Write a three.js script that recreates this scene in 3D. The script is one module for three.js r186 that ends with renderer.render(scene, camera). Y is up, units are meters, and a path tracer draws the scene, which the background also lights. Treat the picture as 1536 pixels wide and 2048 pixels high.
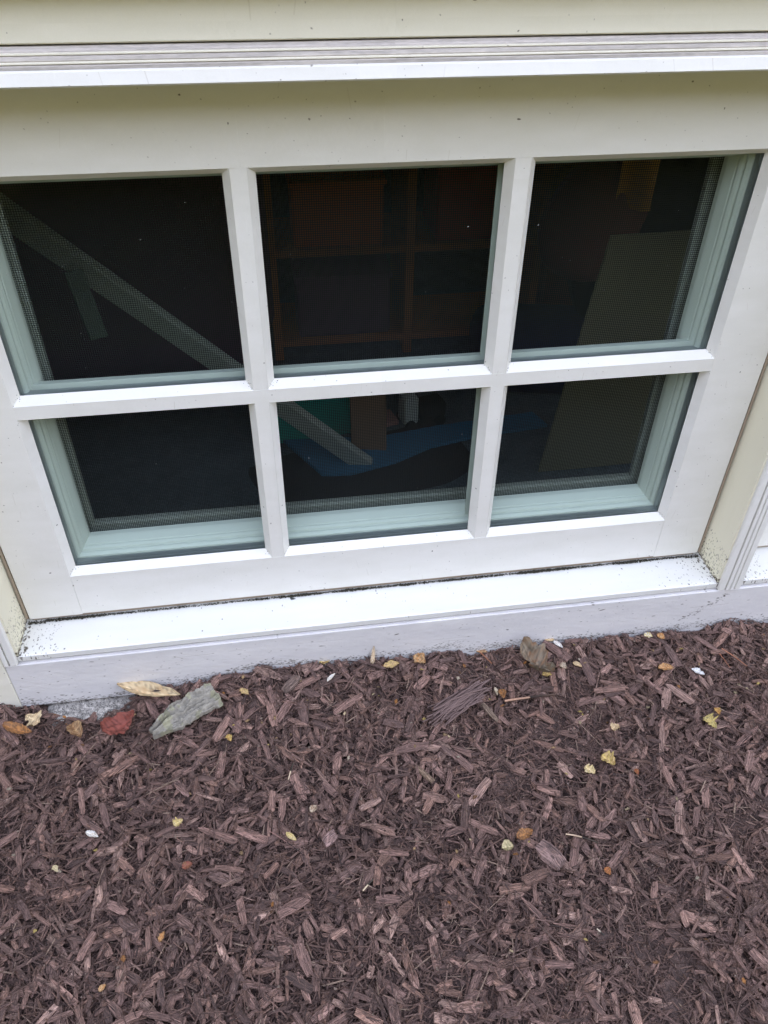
import * as THREE from 'three';
import { RoundedBoxGeometry } from 'three/addons/geometries/RoundedBoxGeometry.js';
import { mergeGeometries } from 'three/addons/utils/BufferGeometryUtils.js';

// ---------------------------------------------------------------- camera, sky, sun, exposure
const scene = new THREE.Scene();
const camera = new THREE.PerspectiveCamera(65.01, 768 / 1024, 0.02, 200);
camera.rotation.order = 'YXZ';
camera.position.set(-0.1496, 0.9069, 0.9758);
camera.rotation.set(-0.6991, -0.1571, 0.0124);
const renderer = new THREE.WebGLRenderer({ antialias: true });
renderer.setSize(768, 1024);
renderer.toneMapping = THREE.LinearToneMapping;
renderer.toneMappingExposure = 3.05;
renderer.shadowMap.enabled = true;
const SUN = new THREE.Vector3(-0.55, 0.80, -0.62)   // behind the house: the wall and the bed lie in its open shade
 .normalize();
{
  const W = 256, H = 128, d = new Float32Array(W * H * 4);   // hazy blue sky, paler low down
  for (let j = 0; j < H; j++) for (let i = 0; i < W; i++) {
    const el = Math.max(0, Math.sin(((j + .5) / H - .5) * Math.PI)), k = (j * W + i) * 4;
    const f = 1.38 - .52 * Math.sqrt(el); d[k] = f * (1.00 - .08 * el); d[k + 1] = f * (1.02 + .02 * el); d[k + 2] = f * (1.15 + .34 * el); d[k + 3] = 1;
  }
  const sky = new THREE.DataTexture(d, W, H, THREE.RGBAFormat, THREE.FloatType);
  sky.mapping = THREE.EquirectangularReflectionMapping; sky.magFilter = sky.minFilter = THREE.LinearFilter; sky.needsUpdate = true;
  scene.background = sky; scene.environment = sky;
}
const sun = new THREE.DirectionalLight(new THREE.Color().setRGB(1, .93, .82), 3.2);
sun.position.copy(SUN).multiplyScalar(12); sun.castShadow = true; sun.shadow.radius = 1;
sun.shadow.mapSize.set(2048, 2048);
Object.assign(sun.shadow.camera, { left: -11, right: 11, top: 11, bottom: -11, near: 1, far: 40 });
scene.add(sun, sun.target);

// ---------------------------------------------------------------- helpers
let seed = 20240611;
const rnd = () => { seed |= 0; seed = seed + 0x6D2B79F5 | 0; let t = Math.imul(seed ^ seed >>> 15, 1 | seed); t = t + Math.imul(t ^ t >>> 7, 61 | t) ^ t; return ((t ^ t >>> 14) >>> 0) / 4294967296; };
const rr = (a, b) => a + (b - a) * rnd();
const gauss = () => (rnd() + rnd() + rnd() + rnd() - 2) * 1.0;
const clamp = (v, a, b) => Math.min(b, Math.max(a, v));
const smooth = (a, b, v) => { const t = clamp((v - a) / (b - a), 0, 1); return t * t * (3 - 2 * t); };
const hash = (x, y) => { let h = Math.imul(x | 0, 374761393) + Math.imul(y | 0, 668265263) | 0; h = Math.imul(h ^ h >>> 13, 1274126177); return ((h ^ h >>> 16) >>> 0) / 4294967296; };
function noise(x, y) { const i = Math.floor(x), j = Math.floor(y), u = x - i, v = y - j, a = u * u * (3 - 2 * u), b = v * v * (3 - 2 * v);
  return (hash(i, j) * (1 - a) + hash(i + 1, j) * a) * (1 - b) + (hash(i, j + 1) * (1 - a) + hash(i + 1, j + 1) * a) * b; }
const fbm = (x, y, o = 4) => { let s = 0, a = .5, t = 0; for (let k = 0; k < o; k++) { s += a * noise(x, y); t += a; a *= .5; x = x * 2.03 + 7.1; y = y * 2.03 + 3.7; } return s / t; };
const lin = (r, g, b) => new THREE.Color().setRGB(r, g, b);
const used = {};
function numbered(n) { const k = used[n] = (used[n] ?? -1) + 1; return k ? n + '_' + String(k).padStart(3, '0') : n; }
function shade(o) { o.traverse(m => { if (m.isMesh) { m.castShadow = m.receiveShadow = true; } }); return o; }
function thing(name, label, category, group) { const g = new THREE.Group(); g.name = numbered(name); g.userData = { label, category, kind: 'thing' }; if (group) g.userData.group = group; scene.add(g); return g; }
function part(name, geo, mat, parent, label) { const m = new THREE.Mesh(geo, mat); m.name = name; m.castShadow = m.receiveShadow = true; if (label) m.userData.label = label; parent.add(m); return m; }
function solo(name, geo, mat, label, category, group) { const m = part(numbered(name), geo, mat, scene); m.userData = { label, category }; if (group) m.userData.group = group; return m; }
function setting(name, geo, mat) { const m = part(numbered(name), geo, mat, scene); m.userData.kind = 'structure'; return m; }

function tris(list) {                                // list of [a,b,c] Vector3 -> flat-shaded geometry, turned outwards
  let vol = 0; for (const [a, b, c] of list) vol += a.dot(b.clone().cross(c));
  const p = []; for (const [a, b, c] of list) for (const v of vol < 0 ? [a, c, b] : [a, b, c]) p.push(v.x, v.y, v.z);
  const g = new THREE.BufferGeometry(); g.setAttribute('position', new THREE.Float32BufferAttribute(p, 3)); g.computeVertexNormals(); return boxUV(g);
}
function boxUV(g) {                                  // uv in metres from the side a face points to
  if (g.index) g = g.toNonIndexed();
  const p = g.attributes.position, n = g.attributes.normal, uv = new Float32Array(p.count * 2);
  for (let i = 0; i < p.count; i += 3) {
    const ax = Math.abs(n.getX(i) + n.getX(i + 1) + n.getX(i + 2)), ay = Math.abs(n.getY(i) + n.getY(i + 1) + n.getY(i + 2)), az = Math.abs(n.getZ(i) + n.getZ(i + 1) + n.getZ(i + 2));
    for (let k = i; k < i + 3; k++) {
      const x = p.getX(k), y = p.getY(k), z = p.getZ(k);
      const [u, v] = az >= ax && az >= ay ? [x, y] : ay >= ax ? [x, z] : [z + .37, y];
      uv[2 * k] = u; uv[2 * k + 1] = v;
    }
  }
  g.setAttribute('uv', new THREE.Float32BufferAttribute(uv, 2)); return g;
}
function prism(A, B) {                               // closed prism between two like polygons (convex or star-shaped from their mean)
  const n = A.length, t = [], mid = P => P.reduce((s, v) => s.add(v), new THREE.Vector3()).multiplyScalar(1 / P.length), ma = mid(A), mb = mid(B);
  for (let i = 0; i < n; i++) { const j = (i + 1) % n; t.push([A[i], B[i], B[j]], [A[i], B[j], A[j]], [ma, A[i], A[j]], [mb, B[j], B[i]]); }
  return tris(t);
}
const V = (x, y, z) => new THREE.Vector3(x, y, z);
const box = (x0, x1, y0, y1, z0, z1) => prism([V(x0, y0, z0), V(x1, y0, z0), V(x1, y1, z0), V(x0, y1, z0)], [V(x0, y0, z1), V(x1, y0, z1), V(x1, y1, z1), V(x0, y1, z1)]);
// one side of a mitred picture frame; prof = [inset from the opening's edge, z]
function side([x0, x1, y0, y1], which, prof) {
  const at = { bottom: i => [V(x0 + i[0], y0 + i[0], i[1]), V(x1 - i[0], y0 + i[0], i[1])], top: i => [V(x0 + i[0], y1 - i[0], i[1]), V(x1 - i[0], y1 - i[0], i[1])],
    left: i => [V(x0 + i[0], y0 + i[0], i[1]), V(x0 + i[0], y1 - i[0], i[1])], right: i => [V(x1 - i[0], y0 + i[0], i[1]), V(x1 - i[0], y1 - i[0], i[1])] }[which];
  const e = prof.map(at); return prism(e.map(q => q[0]), e.map(q => q[1]));
}
const alongX = (prof, x0, x1) => prism(prof.map(([z, y]) => V(x0, y, z)), prof.map(([z, y]) => V(x1, y, z)));   // prof in (z, y)
const alongY = (prof, y0, y1) => prism(prof.map(([x, z]) => V(x, y0, z)), prof.map(([x, z]) => V(x, y1, z)));   // prof in (x, z)
const merged = l => mergeGeometries(l, false);
const rbox = (w, h, d, r = .004) => boxUV(new RoundedBoxGeometry(w, h, d, 2, r));

// ---------------------------------------------------------------- textures
function canvas(w, h, draw) { const c = document.createElement('canvas'); c.width = w; c.height = h; draw(c.getContext('2d'), w, h); return c; }
function tex(c, rx = 1, ry = 1, srgb = true) { const t = new THREE.CanvasTexture(c); t.wrapS = t.wrapT = THREE.RepeatWrapping; t.repeat.set(rx, ry); if (srgb) t.colorSpace = THREE.SRGBColorSpace; return t; }
function data(w, h, f, rx = 1, ry = 1, srgb = true) {
  const d = new Uint8Array(w * h * 4);
  for (let j = 0; j < h; j++) for (let i = 0; i < w; i++) { const c = f(i, j), k = (j * w + i) * 4; d[k] = clamp(c[0] * 255, 0, 255); d[k + 1] = clamp(c[1] * 255, 0, 255); d[k + 2] = clamp(c[2] * 255, 0, 255); d[k + 3] = 255; }
  const t = new THREE.DataTexture(d, w, h); t.wrapS = t.wrapT = THREE.RepeatWrapping; t.repeat.set(rx, ry); t.magFilter = THREE.LinearFilter; t.minFilter = THREE.LinearMipmapLinearFilter; t.generateMipmaps = true; if (srgb) t.colorSpace = THREE.SRGBColorSpace; t.needsUpdate = true; return t;
}
function speck(g, x, y, r, col) {
  g.fillStyle = col; g.beginPath(); const n = 6, a0 = rnd() * 6.3, st = rr(1, 2.4);
  for (let k = 0; k < n; k++) { const a = k / n * 6.283, q = r * rr(.5, 1.2), u = Math.cos(a) * q * st, v = Math.sin(a) * q, px = x + u * Math.cos(a0) - v * Math.sin(a0), py = y + u * Math.sin(a0) + v * Math.cos(a0); k ? g.lineTo(px, py) : g.moveTo(px, py); }
  g.closePath(); g.fill();
}
const dirtCol = () => { const v = rr(25, 80) | 0; return `rgba(${v + 14},${v + 6},${v - 6},${rr(.45, .95).toFixed(2)})`; };
const paintBase = (g, w, h, amp = 5, sx = .01, sy = .03) => {      // mottled white enamel
  const im = g.createImageData(w, h);
  for (let j = 0; j < h; j++) for (let i = 0; i < w; i++) {
    const n = (fbm(i * sx, j * sy, 4) - .5) * 2 * amp + (hash(i, j) - .5) * 3, k = (j * w + i) * 4;
    im.data[k] = 238 + n; im.data[k + 1] = 237 + n; im.data[k + 2] = 231 + n * 1.25; im.data[k + 3] = 255;
  }
  g.putImageData(im, 0, 0);
};
const paintCanvas = canvas(1024, 1024, (g, w, h) => {
  paintBase(g, w, h);
  for (let k = 0; k < 420; k++) speck(g, rnd() * w, rnd() * h, rr(.35, .9), dirtCol());
  for (let k = 0; k < 26; k++) speck(g, rnd() * w, rnd() * h, rr(1, 1.9), dirtCol());
  for (let k = 0; k < 60; k++) { g.strokeStyle = `rgba(150,140,115,${rr(.08, .25).toFixed(2)})`; g.lineWidth = rr(.6, 1.4); const x = rnd() * w, y = rnd() * h; g.beginPath(); g.moveTo(x, y); g.lineTo(x + rr(-8, 8), y + rr(8, 40)); g.stroke(); }
});
const bumpTex = data(256, 256, (i, j) => { const v = .5 + (fbm(i * .06, j * .06, 4) - .5) * .9; return [v, v, v]; }, 6, 6, false);
const M = {};
M.paint = new THREE.MeshStandardMaterial({ color: lin(.91, .90, .865), map: tex(paintCanvas, 1.7, 1.7), roughness: .42, bumpMap: bumpTex, bumpScale: .0004 });
M.paintOld = new THREE.MeshStandardMaterial({ color: lin(.93, .90, .78), map: tex(paintCanvas, 1.3, 1.3), roughness: .55, bumpMap: bumpTex, bumpScale: .0006 });
M.vinyl = new THREE.MeshStandardMaterial({ color: lin(.66, .67, .61), roughness: .5 });
M.spacer = new THREE.MeshStandardMaterial({ color: lin(.42, .43, .44), roughness: .38, metalness: .7 });
M.gasket = new THREE.MeshStandardMaterial({ color: lin(.025, .025, .025), roughness: .8 });
M.strip = new THREE.MeshStandardMaterial({ color: lin(.36, .29, .21), roughness: .9 });
M.glass = new THREE.MeshPhysicalMaterial({ color: lin(.78, .855, .82), roughness: 0, transmission: 1, thickness: 0, ior: 1.19, metalness: 0 });
M.screen = new THREE.MeshStandardMaterial({ color: lin(.010, .010, .011), roughness: .7 });

// sill: dirt gathered along the back joint and in both corners
const sillCanvas = canvas(2048, 160, (g, w, h) => {
  paintBase(g, w, h, 4, .006, .05);
  for (let k = 0; k < 2600; k++) { const x = rnd() * w, y = Math.abs(gauss()) * 6; if (fbm(x * .012, 3, 3) > .36) speck(g, x, y, rr(.5, 2.0), dirtCol()); }
  for (let k = 0; k < 520; k++) { const c = rnd() < .6, x = Math.pow(rnd(), 1.7) * 110, y = h * rnd(); speck(g, c ? x : w - x * 1.7, y, rr(.4, 1.5), dirtCol()); }
  for (let k = 0; k < 220; k++) { const x = Math.pow(rnd(), 2) * 26, y = h * rnd(); speck(g, rnd() < .6 ? x : w - x, y, rr(1, 3), dirtCol()); }
  for (let k = 0; k < 130; k++) speck(g, rnd() * w, rnd() * h, rr(.4, 1.0), dirtCol());
  for (let k = 0; k < 22; k++) speck(g, rnd() * w, rnd() * h, rr(1.2, 2.4), dirtCol());
  speck(g, w * .372, h * .45, 5, 'rgba(60,62,60,.9)');
});
const XJ = .5925, XO = .6168;          // jamb face, outer edge of the casing
M.sill = new THREE.MeshStandardMaterial({ color: lin(.86, .86, .83), map: tex(sillCanvas), roughness: .42 });
function sillUV(g) { const p = g.attributes.position, uv = g.attributes.uv; for (let i = 0; i < p.count; i++) uv.setXY(i, clamp((p.getX(i) + XJ) / (2 * XJ), .001, .999), g.attributes.normal.getZ(i) > .6 ? .30 + (p.getY(i) + .112) * 3 : clamp(1 - (p.getZ(i) - .004) / .07, .002, .998)); return g; }
const jambCanvas = canvas(256, 1024, (g, w, h) => {      // v = height above the sill over .84 m; mould at its foot
  paintBase(g, w, h, 5, .02, .006);
  for (let k = 0; k < 900; k++) { const x = Math.pow(rnd(), 1.6) * w, y = h - Math.pow(rnd(), 2.2) * 90; speck(g, x, y, rr(.5, 1.7), rnd() < .5 ? `rgba(96,98,40,${rr(.2, .6).toFixed(2)})` : dirtCol()); }
  for (let k = 0; k < 300; k++) { const x = rnd() * w, y = h - Math.abs(gauss()) * 9; speck(g, x, y, rr(.8, 2.4), dirtCol()); }
  for (let k = 0; k < 160; k++) { const x = Math.abs(gauss()) * 12, y = h - rnd() * 200; speck(g, x, y, rr(.8, 2.6), dirtCol()); }
  for (let k = 0; k < 60; k++) speck(g, rnd() * w, rnd() * h, rr(.4, 1.1), dirtCol());
});
M.jamb = new THREE.MeshStandardMaterial({ color: lin(.93, .89, .72), map: tex(jambCanvas), roughness: .5 });
function jambUV(g) { const p = g.attributes.position, uv = g.attributes.uv; for (let i = 0; i < p.count; i++) uv.setXY(i, clamp(p.getZ(i) / .078, .004, .996), clamp((p.getY(i) + .095) / .84, .001, .999)); return g; }

// ---------------------------------------------------------------- the window
const H = .6134, B = .0102, IN = .0094, D = .0139, G = (1 - 4 * B) / 3, YM = H / 2;
const X1 = -.5 + G + B, X2 = .5 - G - B;
const XS = [[-.5, X1 - B], [X1 + B, X2 - B], [X2 + B, .5]], YS = [[0, YM - B], [YM + B, H]];
const bevel = [[0, 0], [IN, -D], [0, -D]];
function buildWindow(dx, label, full) {
  const w = thing('casement_window', label, 'window'); w.position.x = dx;
  // fixed frame
  const jambProf = s => [[s * XJ, -.06], [s * XJ, .0745], [s * (XJ + .0018), .0765], [s * (XO - .003), .0765], [s * (XO - .001), .0745], [s * (XO - .001), -.06]];
  for (const s of [-1, 1]) {
    part('jamb', jambUV(box(Math.min(s * XJ, s * (XJ + .012)), Math.max(s * XJ, s * (XJ + .012)), -.0985, .742, -.06, .068)), M.jamb, w);
    const c0 = s * (XJ + .0035), c1 = s * (XJ + .0155), c2 = s * (XJ + .0175), c3 = s * XO;
    const cas = merged([alongY([[c0, .05], [c0, .0725], [s * (XJ + .0055), .0745], [s * (XJ + .0145), .0745], [c1, .0735], [c1, .05]], -.112, .742),
      alongY([[c2, .05], [c2, .0745], [c2 + s * .001, .0755], [c3 - s * .001, .0755], [c3, .0745], [c3, .05]], -.112, .742),
      alongY([[c1, .05], [c1, .068], [c2, .068], [c2, .05]], -.1115, .742)]);
    part('casing', cas, M.paint, w);
    part('weatherstrip', box(Math.min(s * .5865, s * .5905), Math.max(s * .5865, s * .5905), -.088, .72, -.03, -.002), M.strip, w);
  }
  const sill = part('sill', sillUV(alongX([[-.06, -.1], [-.06, -.0935], [.0655, -.0990], [.0685, -.1005], [.0685, -.110], [.0655, -.112], [.03, -.112]], -XJ - .0034, XJ + .0034)), M.sill, w);
  part('weatherstrip', box(-.58, .58, -.0935, -.089, -.03, -.004), M.strip, w);
  part('head_jamb', box(-XJ, XJ, .7205, .742, -.06, .062), M.paintOld, w);
  // sash
  const sash = new THREE.Group(); sash.name = 'sash'; w.add(sash);
  for (const s of [-1, 1]) {
    const st = [alongY([[s * .5, -.05], [s * .5, 0], [s * .5833, 0], [s * .5847, -.0015], [s * .5847, -.05]], -.0870, .720)];
    for (const y of YS) st.push(side([-.5, .5, ...y], s < 0 ? 'left' : 'right', bevel));
    part('stile', merged(st), M.paint, sash);
  }
  for (const [nm, y0, y1] of [['bottom', -.0868, 0], ['top', H, .72]]) {
    const rl = [alongX(nm === 'bottom' ? [[-.05, y0], [-.0015, y0], [-.0002, y0 + .0015], [-.0002, y1], [-.05, y1]] : [[-.05, y0], [-.0002, y0], [-.0002, y1], [-.05, y1]], -.4996, .4996)];
    for (const x of XS) rl.push(side([...x, 0, H], nm, bevel));
    part('rail', merged(rl), M.paint, sash);
  }
  const hb = [box(-.5, .5, YM - B, YM + B, -D, -.0003)];
  for (const x of XS) hb.push(side([...x, YM + B, H], 'bottom', bevel), side([...x, 0, YM - B], 'top', bevel));
  part('muntin', merged(hb), M.paint, sash);
  for (const xc of [X1, X2]) for (const [y0, y1] of YS)
    part('muntin', merged([box(xc - B, xc + B, y0 + .0002, y1 - .0002, -D, -.0006), side([-1, xc - B, y0, y1], 'right', bevel), side([xc + B, 1, y0, y1], 'left', bevel)]), M.paint, sash);
  for (const [x0, x1] of XS) for (const [y0, y1] of YS) {
    const q = new THREE.PlaneGeometry(x1 - x0 - .002, y1 - y0 - .002); q.translate((x0 + x1) / 2, (y0 + y1) / 2, -D - .0016);
    part('pane', q, M.glass, sash);
  }
  const spacer = [[.0, -.0165], [.0098, -.0165], [.0098, -.0190], [.0085, -.0195], [.0085, -.0205], [.0098, -.0210], [.0098, -.0308], [.0, -.0308]];
  const bead = [[0, -.0315], [.0125, -.0315], [.0158, -.0355], [.0162, -.0385], [.0146, -.0392], [.0146, -.0404], [.0182, -.0420], [.0205, -.0455], [.0210, -.0480], [.0200, -.0486], [.0220, -.0500], [.0262, -.0600], [.0275, -.0640], [.0275, -.073], [0, -.073]];
  for (const s of ['left', 'right', 'bottom', 'top']) {
    part('spacer', side([-.5, .5, 0, H], s, spacer), M.spacer, sash);
    part('glazing_bead', side([-.5, .5, 0, H], s, bead), M.vinyl, sash);
  }
  const im = (c, half) => [[c - half, -.0425], [c + half, -.0425], [c + half - .004, -.058], [c - half + .004, -.058]];
  part('inner_muntin', alongX(im(YM, .0185).map(([y, z]) => [z, y]), -.49, .49), M.vinyl, sash);
  part('spacer_bar', box(-.4925, .4925, YM - .0125, YM + .0125, -.0385, -.018), M.spacer, sash);
  for (const xc of [X1, X2]) for (const [y0, y1] of [[.012, YM - .0186], [YM + .0186, H - .012]]) {
    part('inner_muntin', alongY(im(xc, .0185), y0, y1), M.vinyl, sash);
    part('spacer_bar', box(xc - .0125, xc + .0125, y0 < .1 ? .0069 : YM + .0126, y0 < .1 ? YM - .0126 : H - .0069, -.0385, -.018), M.spacer, sash);
  }
  if (full) {
    const sc = new THREE.Group(); sc.name = 'insect_screen'; w.add(sc);
    const sp = [[-.014, -.086], [.030, -.086], [.0340, -.089], [.0340, -.098], [-.014, -.098]];
    for (const s of ['left', 'right', 'bottom', 'top']) part('screen_frame', side([-.5, .5, 0, H], s, sp), M.vinyl, sc);
    const pos = [], pitch = .0030, r = .00042;
    const strand = (ax, c, a, b) => { for (const [d0, d1] of [[[-r, 0], [0, r]], [[0, r], [r, 0]], [[r, 0], [0, -r]], [[0, -r], [-r, 0]]]) {
      const P = (e, d) => ax ? [c + d[0], e, -.0805 + d[1]] : [e, c + d[0], -.0809 + d[1]];
      pos.push(...P(a, d0), ...P(b, d0), ...P(b, d1), ...P(a, d0), ...P(b, d1), ...P(a, d1)); } };
    for (let x = -.499; x < .5; x += pitch) strand(1, x, 0, H);
    for (let y = .001; y < H; y += pitch) strand(0, y, -.5, .5);
    const g = new THREE.BufferGeometry(); g.setAttribute('position', new THREE.Float32BufferAttribute(pos, 3)); g.computeVertexNormals();
    const ms = part('wire_mesh', g, M.screen, sc); ms.userData.kind = 'stuff';
    // dust on the panes, mould crumbs in the joint over the sill
    const dust = [], crumb = [];
    for (let k = 0; k < 90; k++) { const s = rr(.0002, .0007), x = rr(-.48, .48), y = rr(.02, H - .02); if (Math.abs(x - X1) < .022 || Math.abs(x - X2) < .022 || Math.abs(y - YM) < .022) continue; const t = new THREE.TetrahedronGeometry(s, 0); t.scale(rr(.6, 2.4), rr(.6, 1.8), .4); t.rotateZ(rr(0, 3)); t.translate(x, y, -D - .0012); dust.push(t); }
    const du = part('dust_specks', merged(dust), new THREE.MeshStandardMaterial({ color: lin(.42, .42, .40), roughness: 1 }), sash); du.userData.kind = 'stuff';
    for (let k = 0; k < 6500; k++) { const x = rr(-.588, .588), thick = fbm(x * 22 + 9, 4, 3); if (rnd() > .25 + thick * 1.2) continue; const s = rr(.0004, .0012) * (.6 + thick), t = new THREE.IcosahedronGeometry(s, 0); t.scale(rr(.7, 1.8), rr(.5, 1), rr(.6, 1)); t.rotateY(rr(0, 6)); t.translate(x, -.0942 + rr(-.0004, .0012), rr(-.002, .0012 + .003 * thick * rnd()) + (Math.abs(x) > .56 ? rr(0, .004) : 0)); crumb.push(t); }
    for (const [x0, x1] of XS) for (const [y0] of YS) for (const x of [x0, x1]) for (let k = 0; k < 9; k++) { const e = Math.abs(gauss()) * .35, a = rnd() < .5, sx = x === x0 ? 1 : -1, q = rr(.05, 1), s = rr(.0003, .0007), t = new THREE.IcosahedronGeometry(s, 0); t.translate(x + sx * (IN * q + (a ? e * .02 : 0)), y0 + IN * q + (a ? 0 : e * .02), -D * q); crumb.push(t); }
    const cr = part('mould_crumbs', merged(crumb), new THREE.MeshStandardMaterial({ color: lin(.035, .032, .02), roughness: 1 }), w); cr.userData.kind = 'stuff';
  }
  return w;
}
buildWindow(0, 'white six-pane casement window filling the picture above the mulch', true);
buildWindow(2 * XO + .0012, 'white casement window cut off at the right edge, beyond the mullion', false);

// ---------------------------------------------------------------- the house
const house = thing('house', 'white sided house wall around and above the window', 'house');
const XE = 3.2, XR = 3 * XO + .0036;
// splash dirt above the bed on the base board
const CONTACT = [[-1.4, -.212], [-.653, -.2115], [-.617, -.2150], [-.565, -.2235], [-.490, -.2235], [-.461, -.2175], [-.376, -.2110], [-.288, -.198], [-.253, -.190], [-.218, -.1825], [-.157, -.186], [-.093, -.1966], [-.027, -.1966], [.055, -.2014], [.115, -.190], [.158, -.2080], [.209, -.2030], [.323, -.2045], [.440, -.2096], [.543, -.2106], [.644, -.2060], [.734, -.2165], [1.5, -.212]];
function contact(x) { for (let k = 1; k < CONTACT.length; k++) if (x <= CONTACT[k][0]) { const [a, p] = CONTACT[k - 1], [b, q] = CONTACT[k]; return p + (q - p) * smooth(a, b, x); } return -.215; }
const SK0 = -XO - .0006, SKW = XR - SK0;
const skirtCanvas = canvas(2048, 256, (g, w, h) => {   // covers SKW x .12 m, top at -.112
  const im = g.createImageData(w, h);
  for (let j = 0; j < h; j++) for (let i = 0; i < w; i++) {
    const n = (fbm(i * .010, j * .016, 4) - .5) * 24 + (fbm(i * .06, j * .06 + 40, 3) - .5) * 12, k = (j * w + i) * 4;
    im.data[k] = 232 + n * .8; im.data[k + 1] = 229 + n * .8; im.data[k + 2] = 224 + n * .7; im.data[k + 3] = 255;
  }
  g.putImageData(im, 0, 0);
  const X = u => (u - SK0) / SKW * w, Y = y => (-.112 - y) / .12 * h;
  for (let k = 0; k < 5200; k++) { const x = SK0 + rnd() * SKW, c = contact(x), y = c + Math.abs(gauss()) * .013 * (.4 + 1.2 * fbm(x * 14, 8, 3)); speck(g, X(x), Y(y), rr(.4, 1.5), dirtCol()); }
  for (let k = 0; k < 500; k++) speck(g, rnd() * w, rnd() * h, rr(.4, 1.3), dirtCol());
  for (let k = 0; k < 45; k++) speck(g, rnd() * w, rnd() * h, rr(1.2, 2.8), dirtCol());
  for (let k = 0; k < 60; k++) { const t = k / 60; speck(g, X(.62 - .075 * t + .01 * gauss()), Y(-.125 - .06 * t + .003 * gauss()), rr(.6, 1.8), dirtCol()); }
  for (let k = 0; k < 40; k++) { const x = rnd() * w, y = rnd() * h; g.strokeStyle = `rgba(${rnd() < .5 ? '245,244,240' : '140,130,118'},${rr(.1, .4).toFixed(2)})`; g.lineWidth = rr(.6, 2); g.beginPath(); g.moveTo(x, y); g.lineTo(x + rr(10, 90), y + rr(-3, 3)); g.stroke(); }
});
const skirtBump = bumpTex.clone(); skirtBump.repeat.set(24, 2); skirtBump.needsUpdate = true;
M.skirt = new THREE.MeshStandardMaterial({ color: lin(.86, .86, .86), map: tex(skirtCanvas), roughness: .6, bumpMap: skirtBump, bumpScale: .0005 });
const skirtGeo = alongX([[.045, -.2205], [.0715, -.2205], [.0725, -.2195], [.0725, -.1162], [.0717, -.1150], [.0702, -.1150], [.0700, -.1172], [.0680, -.1172], [.0678, -.1150], [.045, -.1150]], SK0, XR);
{ const p = skirtGeo.attributes.position, uv = skirtGeo.attributes.uv; for (let i = 0; i < p.count; i++) uv.setXY(i, (p.getX(i) - SK0) / SKW, 1 - clamp((-.112 - p.getY(i)) / .12, 0, 1)); }
part('base_board', skirtGeo, M.skirt, house, 'grey soiled base board under the sill');
part('corner_board', alongY([[-.92, .03], [-.92, .068], [-.9180, .0740], [SK0 - .0022, .0740], [SK0 - .0010, .0728], [SK0 - .0010, .03]], -.2205, .75), M.paintOld, house);
part('reveal_strip', alongX([[.045, -.1150], [.060, -.1150], [.060, -.1122], [.045, -.1122]], -XO, XR), M.strip, house);
// drip cap and head trim over both windows
const streak = data(512, 128, (i, j) => { const n = fbm(i * .012, j * .16, 4), m = fbm(i * .11, j * .2 + 50, 3), v = .76 + (n - .5) * .20 + (m - .5) * .12; return [v * 1.0, v * .965, v * .93]; }, 2.2, 14);
M.dusty = new THREE.MeshStandardMaterial({ color: lin(1, 1, 1), map: streak, roughness: .85 });
part('head_trim', alongX([[.03, .7175], [.0720, .7165], [.0775, .7172], [.0795, .7190], [.0762, .7302], [.0745, .7318], [.03, .7318]], -.92, XR), M.paint, house);
part('drip_cap', alongX([[.03, .7318], [.0735, .7320], [.0738, .7350], [.0712, .7366], [.0708, .7385], [.0716, .7394], [.0710, .7424], [.0678, .7438], [.0672, .7468], [.0648, .7484], [.0640, .7502], [.03, .7506]], -.92, XR), M.dusty, house, 'dust covered stepped drip cap');
for (const [y, z] of [[.7364, .0722], [.7436, .0690]]) part('bead_moulding', alongX([[.05, y], [z + .0008, y], [z + .0016, y + .0006], [z + .0014, y + .0016], [z, y + .0021], [.05, y + .0021]], -.92, XR), M.paintOld, house);
// siding courses; the lowest one shows at the top edge
const course = (y0, y1, z0, z1) => alongX([[.03, y0 + .002], [z0 - .002, y0], [z0, y0 + .0015], [z1, y1], [.03, y1]], -XE, XE);
part('siding_board', course(.7520, .8045, .0650, .0650), M.paintOld, house);
part('siding_board', course(.8045, .835, .0960, .0960), M.paintOld, house);
for (let k = 0; k < 12; k++) part('siding_board', course(.835 + k * .18, 1.02 + k * .18, .094, .078), M.paintOld, house);
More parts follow.
